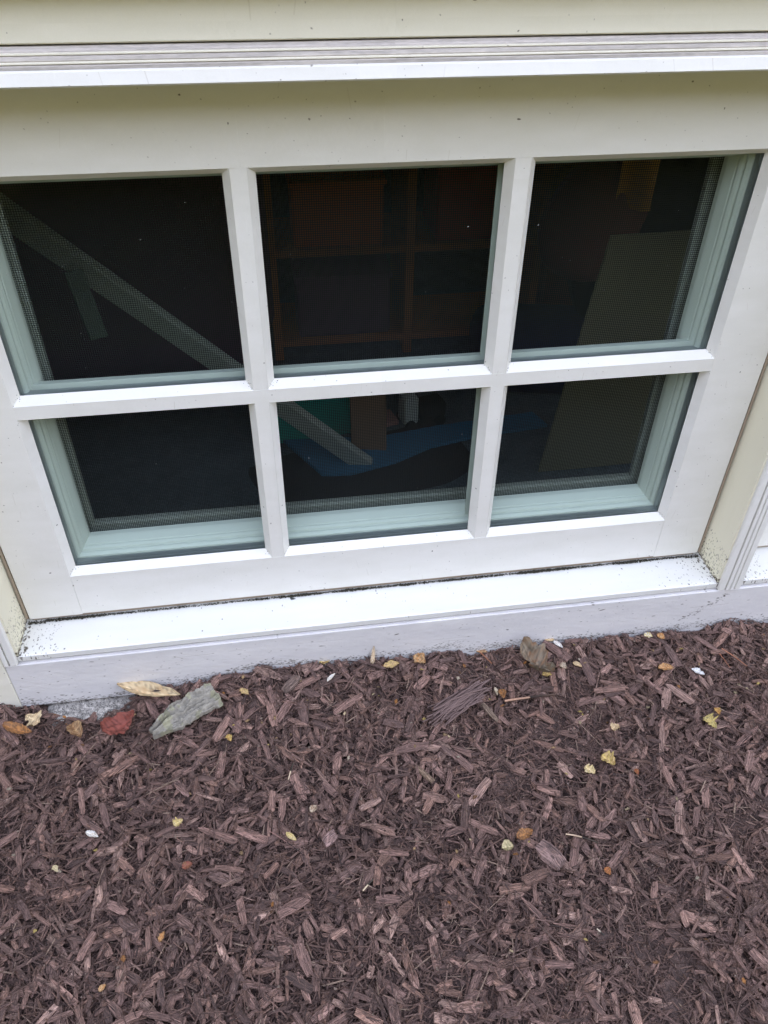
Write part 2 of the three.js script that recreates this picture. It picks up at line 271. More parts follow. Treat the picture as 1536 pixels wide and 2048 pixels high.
// wall body round the openings, and the footing
M.wall = new THREE.MeshStandardMaterial({ color: lin(.55, .53, .48), roughness: .9 });
for (const [a, b, c, d] of [[-XE, XE, -.6, -.115], [-XE, -XO, -.115, .75], [XR, XE, -.115, .75], [-XE, XE, .75, 3.0]]) part('wall_panel', box(a, b, c, d, -.13, .03), M.wall, house);
part('roof', box(-XE - .2, XE + .2, 3.0, 3.12, -3.6, .25), M.wall, house);
const conc = data(256, 256, (i, j) => { const n = fbm(i * .05, j * .05, 4), f = hash(i, j), g = fbm(i * .22, j * .22, 2), v = .62 + (n - .5) * .5 + (f - .5) * .22 - (g < .40 ? .2 : 0); return [v, v * .965, v * .90]; }, 12, 12);
M.concrete = new THREE.MeshStandardMaterial({ map: conc, roughness: .95 });
{
  const nx = 60, nz = 14, g = new THREE.PlaneGeometry(.19, .062, nx, nz); g.rotateX(-Math.PI / 2); g.translate(-.505, 0, .0800);
  const p = g.attributes.position;
  for (let i = 0; i < p.count; i++) { const x = p.getX(i), z = p.getZ(i), e = Math.abs(x + .505) / .095; p.setY(i, -.2225 - .006 * fbm(x * 60, z * 60, 4) - .10 * Math.max(0, z - .092 - .02 * (fbm(x * 25, 2) - .5)) - .03 * e ** 6 - .30 * Math.max(0, z - .110) - .0030 * hash(i, 7)); }
  g.computeVertexNormals(); part('footing', boxUV(g), M.concrete, house, 'rough pale concrete footing exposed under the base board');
}
// ---------------------------------------------------------------- the room behind the glass
M.carpet = new THREE.MeshStandardMaterial({ map: data(256, 256, (i, j) => { const v = .46 + (hash(i, j) - .5) * .2 + (fbm(i * .05, j * .05) - .5) * .1; return [v * .95, v, v * 1.06]; }, 3, 3), roughness: 1 });
M.roomWall = new THREE.MeshStandardMaterial({ color: lin(.20, .13, .085), roughness: .9 });
setting('room_floor', box(-XE, XE, -.33, -.25, -3.5, -.13), M.carpet);
setting('room_back_wall', box(-XE, XE, -.25, 3, -3.6, -3.5), M.roomWall);
setting('room_side_wall', box(-XE - .1, -XE, -.25, 3, -3.5, .03), M.roomWall);
setting('room_side_wall', box(XE, XE + .1, -.25, 3, -3.5, .03), M.roomWall);
setting('room_ceiling', box(-XE, XE, 2.3, 2.4, -3.5, -.13), M.wall);
const flat = (r, g, b, ro = .8) => new THREE.MeshStandardMaterial({ color: lin(r, g, b), roughness: ro });
function put(o, x, y, z, ry = 0, rx = 0, rz = 0) { o.position.set(x, y, z); o.rotation.set(rx, ry, rz); return o; }
{
  // pale plank leaning from the floor up to the left
  const a = V(.045, -.235, -.545), b = V(-.62, .50, -.40), L = a.distanceTo(b), g = boxUV(new RoundedBoxGeometry(L, .048, .02, 2, .004));
  const pl = solo('leaning_plank', g, flat(.62, .63, .58), 'pale grey plank leaning diagonally behind the left panes', 'plank');
  pl.position.copy(a).add(b).multiplyScalar(.5); pl.quaternion.setFromUnitVectors(V(1, 0, 0), b.clone().sub(a).normalize());
  const st = alongY([[-.014, -.002], [.014, -.002], [.018, .002], [-.012, .002]], -.13, .0);
  const s = solo('hanging_strap', st, flat(.22, .26, .22), 'grey green strap hanging below the plank in the upper left pane', 'strap'); put(s, -.475, .335, -.40, .2, 0, .12);
  // stiff board leaning near the right panes
  const cb = solo('cardboard_sheet', rbox(.36, .66, .007, .003), flat(.36, .31, .19), 'olive brown cardboard sheet leaning behind the right panes', 'cardboard'); put(cb, .622, .077, -.385, 0, .27, .02);
  // floor things
  const slab = (P, y0, y1) => { const sh = new THREE.Shape(P.map(([x, z]) => new THREE.Vector2(x, -z))), g = new THREE.ExtrudeGeometry(sh, { depth: y1 - y0 - .004, bevelEnabled: true, bevelSize: .002, bevelThickness: .002, bevelSegments: 2 }); g.rotateX(-Math.PI / 2); g.translate(0, y0 + .002, 0); return boxUV(g); };
  solo('blue_mat', slab([[-.14, -.66], [-.06, -.515], [.004, -.508], [.116, -.54], [.21, -.589], [.33, -.618], [.52, -.64], [.50, -.70], [.24, -.67], [.10, -.645]], -.236, -.226), flat(.07, .23, .40), 'blue mat lying on the floor behind the lower middle pane', 'mat');
  const bag = solo('dark_blanket', (() => { const g = new THREE.PlaneGeometry(.52, .25, 40, 18); g.rotateX(-Math.PI / 2); const p = g.attributes.position; for (let i = 0; i < p.count; i++) { const x = p.getX(i), z = p.getZ(i), e = Math.max(Math.abs(x) / .26, Math.abs(z) / .125); p.setXYZ(i, x + .03 * noise(z * 12, 4), (1 - e ** 5) * (.006 + .010 * fbm(x * 9, z * 9 + 3)), z + .05 * noise(x * 7, 9)); } g.computeVertexNormals(); return g; })(), flat(.05, .038, .04), 'dark crumpled blanket on the floor under the blue mat', 'blanket'); put(bag, .03, -.2495, -.575, .30);
  const br = solo('brown_board', rbox(.085, .20, .022, .004), flat(.30, .17, .11), 'short brown board standing beside the foot of the plank', 'board'); put(br, .062, -.148, -.615, -.2, -.16);
  const te = solo('teal_board', rbox(.20, .125, .018, .004), flat(.04, .42, .34), 'low teal green board standing behind the foot of the plank', 'board'); put(te, -.065, -.187, -.70, .15, -.1);
  const wb = thing('toy_truck', 'small white and black toy on the floor past the blue mat', 'toy'); wb.position.set(.205, -.25, -.725); wb.rotation.y = .25; wb.scale.setScalar(.8);
  part('body', (() => { const g = rbox(.05, .10, .06, .012); g.translate(-.035, .065, 0); return g; })(), flat(.75, .73, .70), wb);
  part('cab', (() => { const g = rbox(.09, .06, .07, .014); g.translate(.040, .050, 0); return g; })(), flat(.02, .02, .022), wb);
  for (const [x, z] of [[-.04, .036], [.06, .036], [-.04, -.036], [.06, -.036]]) part('wheel', (() => { const g = new THREE.CylinderGeometry(.018, .018, .014, 18); g.rotateX(Math.PI / 2); g.translate(x, .018, z); return g; })(), flat(.02, .02, .02), wb);
  const bk = solo('picture_book', rbox(.13, .014, .06, .003), flat(.60, .28, .26), 'pink picture book on the floor behind the blue mat', 'book'); put(bk, .085, -.2425, -.735, .25);
  const dk = solo('navy_cushion', rbox(.42, .16, .3, .06), flat(.02, .03, .10), 'navy cushion on the floor behind the lower right muntin', 'cushion'); put(dk, .60, -.168, -.92, -.2);
  const pu = solo('purple_blanket', (() => { const g = new RoundedBoxGeometry(.9, .62, .4, 6, .12), p = g.attributes.position; for (let i = 0; i < p.count; i++) p.setXYZ(i, p.getX(i) * (1 + .1 * noise(p.getY(i) * 9, 3)), p.getY(i) + .04 * noise(p.getX(i) * 8, p.getZ(i) * 8), p.getZ(i) + .05 * Math.sin(p.getX(i) * 26)); g.computeVertexNormals(); return boxUV(g); })(), flat(.16, .06, .11), 'dark purple blanket heaped over a chair behind the plank', 'blanket'); put(pu, -.62, .06, -1.12, .1);
  // open shelf at the back with orange and red boxes
  const SZ = -1.22, sh = thing('storage_shelf', 'wooden storage shelf against the dark back of the room', 'shelf'); sh.position.set(.42, -.25, SZ);
  const wood = flat(.55, .19, .07);
  for (const x of [-.55, -.18, .18, .55]) part('upright', (() => { const g = rbox(.025, .86, .26, .004); g.translate(x, .43, 0); return g; })(), wood, sh);
  for (const y of [.05, .31, .57, .84]) part('shelf_board', (() => { const g = rbox(1.12, .02, .25, .004); g.translate(0, y, 0); return g; })(), wood, sh);
  const bins = [[-.37, .321, .24, .17, [.72, .15, .04], 'orange'], [.0, .321, .22, .19, [.50, .05, .05], 'dark red'], [.36, .321, .25, .15, [.60, .24, .07], 'amber'], [-.36, .581, .20, .16, [.42, .07, .08], 'crimson'], [.02, .581, .24, .19, [.70, .20, .06], 'bright orange'], [.37, .581, .22, .17, [.30, .08, .05], 'maroon'], [-.36, .061, .26, .18, [.20, .08, .16], 'plum'], [.34, .061, .24, .17, [.40, .12, .08], 'rust']];
  for (const [x, y, w, h, c, n] of bins) { const b = thing('storage_bin', n + ' storage bin on the wooden shelf at the back', 'bin', 'bins on the shelf'); b.position.set(.42 + x, -.25 + y, SZ + .02); part('body', (() => { const g = rbox(w, h, .20, .012); g.translate(0, h / 2 + .001, 0); return g; })(), flat(...c), b); part('rim', (() => { const g = rbox(w + .012, .015, .212, .005); g.translate(0, h - .005, 0); return g; })(), flat(...c), b); }
  const oc = solo('orange_cloth', (() => { const g = new THREE.PlaneGeometry(.08, .12, 14, 14), p = g.attributes.position; for (let i = 0; i < p.count; i++) p.setZ(i, .014 * Math.sin(p.getX(i) * 70) + .01 * noise(p.getX(i) * 30, p.getY(i) * 30)); const b = g.clone(); b.translate(0, 0, -.003); g.computeVertexNormals(); b.computeVertexNormals(); return merged([g, b]); })(), flat(.80, .36, .08), 'orange cloth hanging behind the upper right pane', 'cloth'); put(oc, .705, .31, -.80, -.1);
  const rc = solo('red_bag', (() => { const g = new THREE.SphereGeometry(.14, 24, 16), p = g.attributes.position; for (let i = 0; i < p.count; i++) { const y = p.getY(i); p.setXYZ(i, p.getX(i) * (1 - y * 2), y * 1.1, p.getZ(i) * .7 * (1 + .2 * noise(p.getX(i) * 20, y * 20))); } g.computeVertexNormals(); return g; })(), flat(.32, .10, .09), 'dull red bag below the orange cloth', 'bag'); put(rc, .67, .19, -.90);
  const bb = solo('black_beanbag', (() => { const g = new THREE.SphereGeometry(.34, 28, 20), p = g.attributes.position; for (let i = 0; i < p.count; i++) { const y = p.getY(i), f = 1 + .1 * noise(p.getX(i) * 7, p.getZ(i) * 7 + y * 5); p.setXYZ(i, p.getX(i) * f, Math.max(-.28, y * f), p.getZ(i) * f); } g.computeVertexNormals(); return g; })(), flat(.015, .017, .015), 'big black beanbag in the far upper right pane', 'beanbag'); put(bb, 1.02, .03, -.98);
}

// ---------------------------------------------------------------- the bed: height field onto which every piece is dropped
const GX0 = -1.2, GX1 = 1.3, GZ0 = .064, GZ1 = 1.2, CELL = .002, NX = Math.round((GX1 - GX0) / CELL), NZ = Math.round((GZ1 - GZ0) / CELL);
const hf = new Float32Array(NX * NZ);
function baseHeight(x, z) {
  const open = -.232 + .012 * (fbm(x * 5 + 3, z * 5, 3) - .5) + .016 * (fbm(x * 2 + 8, z * 2 + 5, 2) - .5);
  const w = contact(x) - .009, k = smooth(.0, .17, z - .070);
  let y = w + (open - w) * k + .005 * (fbm(x * 30, z * 30, 3) - .5);
  const e = Math.hypot((x + .505) / .070, (z - .07) / .034); if (e < 1.5) y -= .010 * (1 - smooth(.7, 1.5, e));
  return y;
}
for (let j = 0; j < NZ; j++) for (let i = 0; i < NX; i++) hf[j * NX + i] = baseHeight(GX0 + (i + .5) * CELL, GZ0 + (j + .5) * CELL);
const hAt = (x, z) => hf[clamp((z - GZ0) / CELL | 0, 0, NZ - 1) * NX + clamp((x - GX0) / CELL | 0, 0, NX - 1)];
const mulchTex = data(512, 512, (i, j) => { const n = fbm(i * .03, j * .03, 4), f = fbm(i * .25, j * .25, 2), v = .30 + (n - .5) * .18 + (f - .5) * .26 + (hash(i, j) - .5) * .08; return [v * 1.12, v * .90, v * .80]; }, 9, 9);
M.soil = new THREE.MeshStandardMaterial({ map: mulchTex, roughness: 1, bumpMap: mulchTex, bumpScale: .004 });
{
  const g = new THREE.PlaneGeometry(GX1 - GX0, GZ1 - GZ0, 500, 230); g.rotateX(-Math.PI / 2); g.translate((GX0 + GX1) / 2, 0, (GZ0 + GZ1) / 2);
  const p = g.attributes.position; for (let i = 0; i < p.count; i++) p.setY(i, baseHeight(p.getX(i), p.getZ(i)) - .0005 - .02 * smooth(1.1, 1.2, p.getZ(i)));
  g.computeVertexNormals(); setting('bed_soil', boxUV(g), M.soil);
  const lawn = new THREE.MeshStandardMaterial({ map: data(256, 256, (i, j) => { const v = .33 + (hash(i, j) - .5) * .16 + (fbm(i * .04, j * .04) - .5) * .16; return [v * 1.0, v, v * .42]; }, .8, .8), roughness: 1 });
  const gg = new THREE.PlaneGeometry(160, 160); gg.rotateX(-Math.PI / 2); gg.translate(0, -.262, 80.02); setting('ground', boxUV(gg), lawn);
}
// wood pieces, unit length on x, unit width on z, unit thickness on y
function splinter(rings, around, taper, bend, ragged) {
  const R = [], k1 = rr(-bend, bend), k2 = rr(-bend, bend) * .7, skew = rr(-.12, .12);
  const rad = []; for (let a = 0; a < around; a++) rad.push(rr(.82, 1.12));
  const e0 = rr(1 - taper, 1), e1 = rr(1 - taper, 1);
  for (let q = 0; q < rings; q++) {
    const t = q / (rings - 1), x = t - .5, w = Math.min(1, e0 + (1 - e0) * t * 3, e1 + (1 - e1) * (1 - t) * 3) * rr(.88, 1.06), ring = [];
    for (let a = 0; a < around; a++) {
      const an = (a + .5) / around * Math.PI * 2, c = Math.cos(an), s = Math.sin(an), pw = .42;
      const u = Math.sign(c) * Math.abs(c) ** pw * .5 * rad[a] * w, v = Math.sign(s) * Math.abs(s) ** pw * .5 * rad[a] * (q === 0 || q === rings - 1 ? .6 : 1) * rr(.9, 1.08);
      ring.push(V(x + (q === 0 || q === rings - 1 ? rr(-ragged, ragged) : 0) + skew * u, v + k1 * (x * x - .12), u + k2 * (x * x - .12)));
    }
    R.push(ring);
  }
  const t = [], m0 = R[0].reduce((s, v) => s.add(v), V(0, 0, 0)).multiplyScalar(1 / around), m1 = R[rings - 1].reduce((s, v) => s.add(v), V(0, 0, 0)).multiplyScalar(1 / around);
  for (let q = 0; q < rings - 1; q++) for (let a = 0; a < around; a++) { const b = (a + 1) % around; t.push([R[q][a], R[q + 1][a], R[q + 1][b]], [R[q][a], R[q + 1][b], R[q][b]]); }
  for (let a = 0; a < around; a++) { const b = (a + 1) % around; t.push([m0, R[0][a], R[0][b]], [m1, R[rings - 1][b], R[rings - 1][a]]); }
  const g = tris(t), p = g.attributes.position, uv = g.attributes.uv, o = rnd();
  for (let i = 0; i < p.count; i++) uv.setXY(i, p.getX(i) * .5 + o, (p.getZ(i) + p.getY(i) * .4) * .35 + o * 3.7);
  return g;
}
const grain = data(512, 256, (i, j) => {   // fibres along u
  const f = fbm(i * .012, j * .55, 3), c = fbm(i * .02 + 9, j * .09, 3), d = fbm(i * .2, j * .3, 2);
  let v = .77 + (f - .5) * .75 + (c - .5) * .35 + (d - .5) * .22; if (f < .34) v -= .16; const pale = smooth(.62, .75, fbm(i * .03 + 31, j * .12, 3)) * .16;
  return [v * 1.01 + pale, v * .985 + pale * .8, v * .985 + pale * .65];
});
const woodMat = c => new THREE.MeshStandardMaterial({ color: c, map: grain, bumpMap: grain, bumpScale: .0012, roughness: .88 });
M.wood = woodMat(lin(1, 1, 1));
const chipG = [], shredG = [], crumbG = [];
for (let k = 0; k < 14; k++) chipG.push(splinter(4, 6, k % 4 ? .34 : .75, .09, .07));
for (let k = 0; k < 12; k++) shredG.push(splinter(5, 4, .7, k < 6 ? .08 : .3, .03));
for (let k = 0; k < 4; k++) { const g = new THREE.IcosahedronGeometry(.5, 0), p = g.attributes.position, m = {}; for (let i = 0; i < p.count; i++) { const key = [p.getX(i), p.getY(i), p.getZ(i)].map(v => v.toFixed(3)).join(); const f = m[key] ??= rr(.6, 1.25); p.setXYZ(i, p.getX(i) * f, p.getY(i) * f, p.getZ(i) * f); } g.computeVertexNormals(); crumbG.push(boxUV(g)); }

const m4 = new THREE.Matrix4(), q4 = new THREE.Quaternion(), bas = new THREE.Matrix4();
function drop(L, T, W, x, z, yaw, sink = .26, tilt = .48) {
  const ca = Math.cos(yaw), sa = -Math.sin(yaw);           // length axis in (x, z)
  const ez = Math.abs(sa) * L / 2 + Math.abs(ca) * W / 2; if (z - ez < .0740) z = .0740 + ez;
  const hs = []; let hA = 0, hB = 0, hL = 0, hR = 0, mean = 0;
  for (let a = 0; a < 7; a++) for (let b = 0; b < 3; b++) { const s = (a / 6 - .5) * L * .95, t = (b / 2 - .5) * W * .9, h = hAt(x + ca * s - sa * t, z + sa * s + ca * t); hs.push([s, t, h]); mean += h / 21; if (a < 2) hA += h / 6; if (a > 4) hB += h / 6; if (b === 0) hL += h / 7; if (b === 2) hR += h / 7; }
  const ps = clamp((hB - hA) / (L * .8), -tilt, tilt), rs = clamp((hR - hL) / (W * .9), -tilt * 1.3, tilt * 1.3);
  let top = -1e9, mid = 0; for (const [s, t, h] of hs) { const v = h - ps * s - rs * t; top = Math.max(top, v); mid += v / 21; }
  const y0 = top - (top - mid) * sink * 1.6;
  const ns = Math.ceil(L / .002), nt = Math.ceil(W / .002);
  for (let a = 0; a <= ns; a++) for (let b = 0; b <= nt; b++) {
    const s = (a / ns - .5) * L, t = (b / nt - .5) * W, X = x + ca * s - sa * t, Z = z + sa * s + ca * t, i = (X - GX0) / CELL | 0, j = (Z - GZ0) / CELL | 0;
    if (i >= 0 && j >= 0 && i < NX && j < NZ) hf[j * NX + i] = Math.max(hf[j * NX + i], y0 + ps * s + rs * t + T * .85);
  }
  const ex = V(ca, ps, sa).normalize(), e2 = V(-sa, rs, ca), ey = e2.clone().cross(ex).normalize(), e3 = ex.clone().cross(ey);
  q4.setFromRotationMatrix(bas.makeBasis(ex, ey, e3));
  return { pos: V(x, y0 + T * .42, z), q: q4.clone(), s: V(L, T, W) };
}
const TONES = [[.140, .092, .083], [.156, .102, .090], [.118, .078, .071], [.172, .113, .098], [.130, .086, .078], [.192, .134, .118], [.148, .094, .078], [.098, .066, .061]];
const tone = (k = 1.9) => { const t = TONES[rnd() * TONES.length | 0], f = rr(.58, 1.32) * k; return lin(t[0] * f, t[1] * f * .955, t[2] * f * .82); };
const inst = [chipG.map(() => []), shredG.map(() => []), crumbG.map(() => [])];
const put3 = (kind, n, fn) => { for (let k = 0; k < n; k++) { const [L, T, W, sink] = fn(), core = rnd() < .86, x = core ? rr(-.80, .90) : rr(GX0 + .02, GX1 - .02), z = core ? rr(GZ0 + .004, .84) : rr(GZ0 + .004, GZ1 - .02); if (kind === 0 && fbm(x * 7 + 2, z * 7 + 5, 3) < .38 && rnd() < .6) continue; if (Math.hypot((x + .512) / .068, (z - .082) / .024) < 1 && rnd() < .9) continue; const d = drop(L, T, W, x, z, rr(0, 6.283), sink), l = inst[kind]; d.c = kind === 2 && rnd() < .08 ? lin(.62, .48, .36) : kind === 1 && rnd() < .04 ? lin(.66, .48, .34) : tone([2.62, 2.5, 2.35][kind]); l[rnd() * l.length | 0].push(d); } };
const chip = (a, b) => () => { const L = a + (b - a) * rnd() ** 2.0 * (rnd() < .15 ? 1.5 : 1), W = clamp(L * (rnd() < .3 ? rr(.09, .16) : rr(.16, .50)), .0022, .0130), T = clamp(W * rr(.3, .6), .0016, .0050); return [L, T, W, .4]; };
const shredS = () => { const L = rr(.006, .028) * (rnd() < .12 ? 2.6 : 1), W = rr(.0007, .0024); return [L, W * rr(.5, .9), W, .5]; };
const crumbS = () => { const s = rr(.0008, .0036); return [s * rr(1, 1.8), s * .8, s, .5]; };
put3(0, 3200, chip(.010, .040));
put3(1, 14000, shredS); put3(2, 12000, crumbS);
put3(0, 5200, chip(.009, .040));
put3(1, 16000, shredS); put3(2, 10000, crumbS);
put3(0, 14500, chip(.007, .036));
put3(1, 9000, shredS); put3(2, 4500, crumbS);
// the largest chips, on top, each its own object
const pick = [];
const woodTones = TONES.map(t => woodMat(lin(t[0] * 2.55, t[1] * 2.40, t[2] * 2.08)));
for (let k = 0; k < 300; k++) {
  const v = Math.sqrt(rr(.0, 1)), z = .075 + (1 - v) * .60, f = (z - .07) / .6, x = rr(-.66 + .08 * f, .76 - .34 * f);
  const L = (.018 + .038 * rnd() ** 1.5), W = clamp(L * rr(.14, .42), .0045, .0155), T = rr(.0020, .0046);
  if (x < -.42 && x > -.57 && z < .105) { k--; continue; }
  const d = drop(L, T, W, x, z, rr(0, 6.283), .45, .28);
  const m = solo('wood_chip', chipG[rnd() * chipG.length | 0], woodTones[rnd() * woodTones.length | 0], 'larger dark brown wood chip lying loose on top of the mulch bed', 'wood chip', 'larger wood chips on the mulch bed');
  m.position.copy(d.pos); m.quaternion.copy(d.q); m.scale.copy(d.s);
}
put3(1, 3800, shredS); put3(2, 2600, crumbS);
{
  const bed = new THREE.Group(); bed.name = 'bark_mulch'; bed.userData = { kind: 'stuff', label: 'dark brown shredded wood mulch covering the bed', category: 'mulch' }; scene.add(bed);
  const names = ['small_chips', 'wood_shreds', 'wood_crumbs'];
  inst.forEach((lists, kind) => lists.forEach((l, v) => {
    const im = new THREE.InstancedMesh([chipG, shredG, crumbG][kind][v], M.wood, l.length); im.name = names[kind]; im.castShadow = im.receiveShadow = true; im.userData.kind = 'stuff';
    l.forEach((d, i) => { im.setMatrixAt(i, m4.compose(d.pos, d.q, d.s)); im.setColorAt(i, d.c); });
    bed.add(im);
  }));
}

// ---------------------------------------------------------------- litter on the bed
function leafGeo(L, W, { curl = 0, fold = .3, tip = .8, jag = .1, wrinkle = .1, roll = 0 }, col, col2) {
  const nu = 26, nv = 10, P = [], C = [], o = rnd() * 50;
  const f = (i, j) => { const u = i / nu, v = j / nv * 2 - 1, w = Math.pow(Math.sin(Math.PI * Math.pow(clamp(u, .001, .999), tip)), .75) * (1 + jag * (noise(u * 9 + o, v > 0 ? 3 : 8) - .5) * 2 + (.10 + jag * .5) * (noise(u * 26 + o, v > 0 ? 13 : 18) - .5)) + .03;
    const t = v * w * W / 2, rl = roll * v, x = (u - .5) * L, yy = fold * Math.abs(t) + curl * ((u - .5) * L) ** 2 / L * 4 + wrinkle * W * (noise(u * 6 + o, v * 3 + o) - .5) + .05 * W * Math.abs(Math.sin((u * 6 - Math.abs(v) * 1.6) * Math.PI)) * Math.abs(v) + .08 * W * v ** 4 * (noise(u * 11 + o, 5) - .2) + Math.abs(rl) * Math.abs(t) * .8;
    return V(x, yy, t * (1 - .35 * Math.abs(rl))); };
  const th = .0006, tri = []; const top = [], bot = [];
  for (let i = 0; i <= nu; i++) { top.push([]); bot.push([]); for (let j = 0; j <= nv; j++) { const q = f(i, j); top[i].push(q); bot[i].push(q.clone().setY(q.y - th)); } }
  const cAt = (i, j) => { const mid = Math.abs(j / nv * 2 - 1) < .13 ? .35 : 0, m = fbm(i * .6 + o, j * .7 + o, 3); return new THREE.Color().copy(col).lerp(col2, clamp((m - .35) * 2.2, 0, 1)).multiplyScalar((1 + mid) * (fbm(i * 1.3 + o, j * 1.1, 2) > .60 ? .55 : 1) * .86); };
  const add = (a, b, c) => { for (const [g, i, j] of [a, b, c]) { const q = g[i][j]; P.push(q.x, q.y, q.z); const k = cAt(i, j); C.push(k.r, k.g, k.b); } };
  for (let i = 0; i < nu; i++) for (let j = 0; j < nv; j++) { add([top, i, j], [top, i, j + 1], [top, i + 1, j + 1]); add([top, i, j], [top, i + 1, j + 1], [top, i + 1, j]); add([bot, i, j], [bot, i + 1, j + 1], [bot, i, j + 1]); add([bot, i, j], [bot, i + 1, j], [bot, i + 1, j + 1]); }
  for (const j of [0, nv]) for (let i = 0; i < nu; i++) { add([top, i, j], [top, i + 1, j], [bot, i + 1, j]); add([top, i, j], [bot, i + 1, j], [bot, i, j]); }
  const g = new THREE.BufferGeometry(); g.setAttribute('position', new THREE.Float32BufferAttribute(P, 3)); g.setAttribute('color', new THREE.Float32BufferAttribute(C, 3)); g.computeVertexNormals(); return boxUV(g);
}
M.leaf = new THREE.MeshStandardMaterial({ vertexColors: true, roughness: .75, side: THREE.DoubleSide });
function lay(o, x, z, yaw, L, W, lift = 0) {          // rest the piece on the bed
  let top = -1e9, mid = 0; const ca = Math.cos(yaw), sa = -Math.sin(yaw);
  for (let a = 0; a < 5; a++) for (let b = 0; b < 3; b++) { const s = (a / 4 - .5) * L * .8, t = (b - 1) * W * .35, h = hAt(x + ca * s - sa * t, z + sa * s + ca * t); top = Math.max(top, h); mid += h / 15; }
  o.position.set(x, mid + (top - mid) * .55 + lift, z); o.rotation.y = yaw; return o;
}
const C = { tan: [.50, .33, .16], cream: [.66, .52, .30], yellow: [.58, .43, .13], orange: [.46, .20, .05], red: [.26, .07, .045], brown: [.24, .115, .045], white: [.74, .72, .66], grey: [.24, .195, .13], green: [.36, .32, .15], pale: [.58, .48, .34], dark: [.06, .045, .042] };
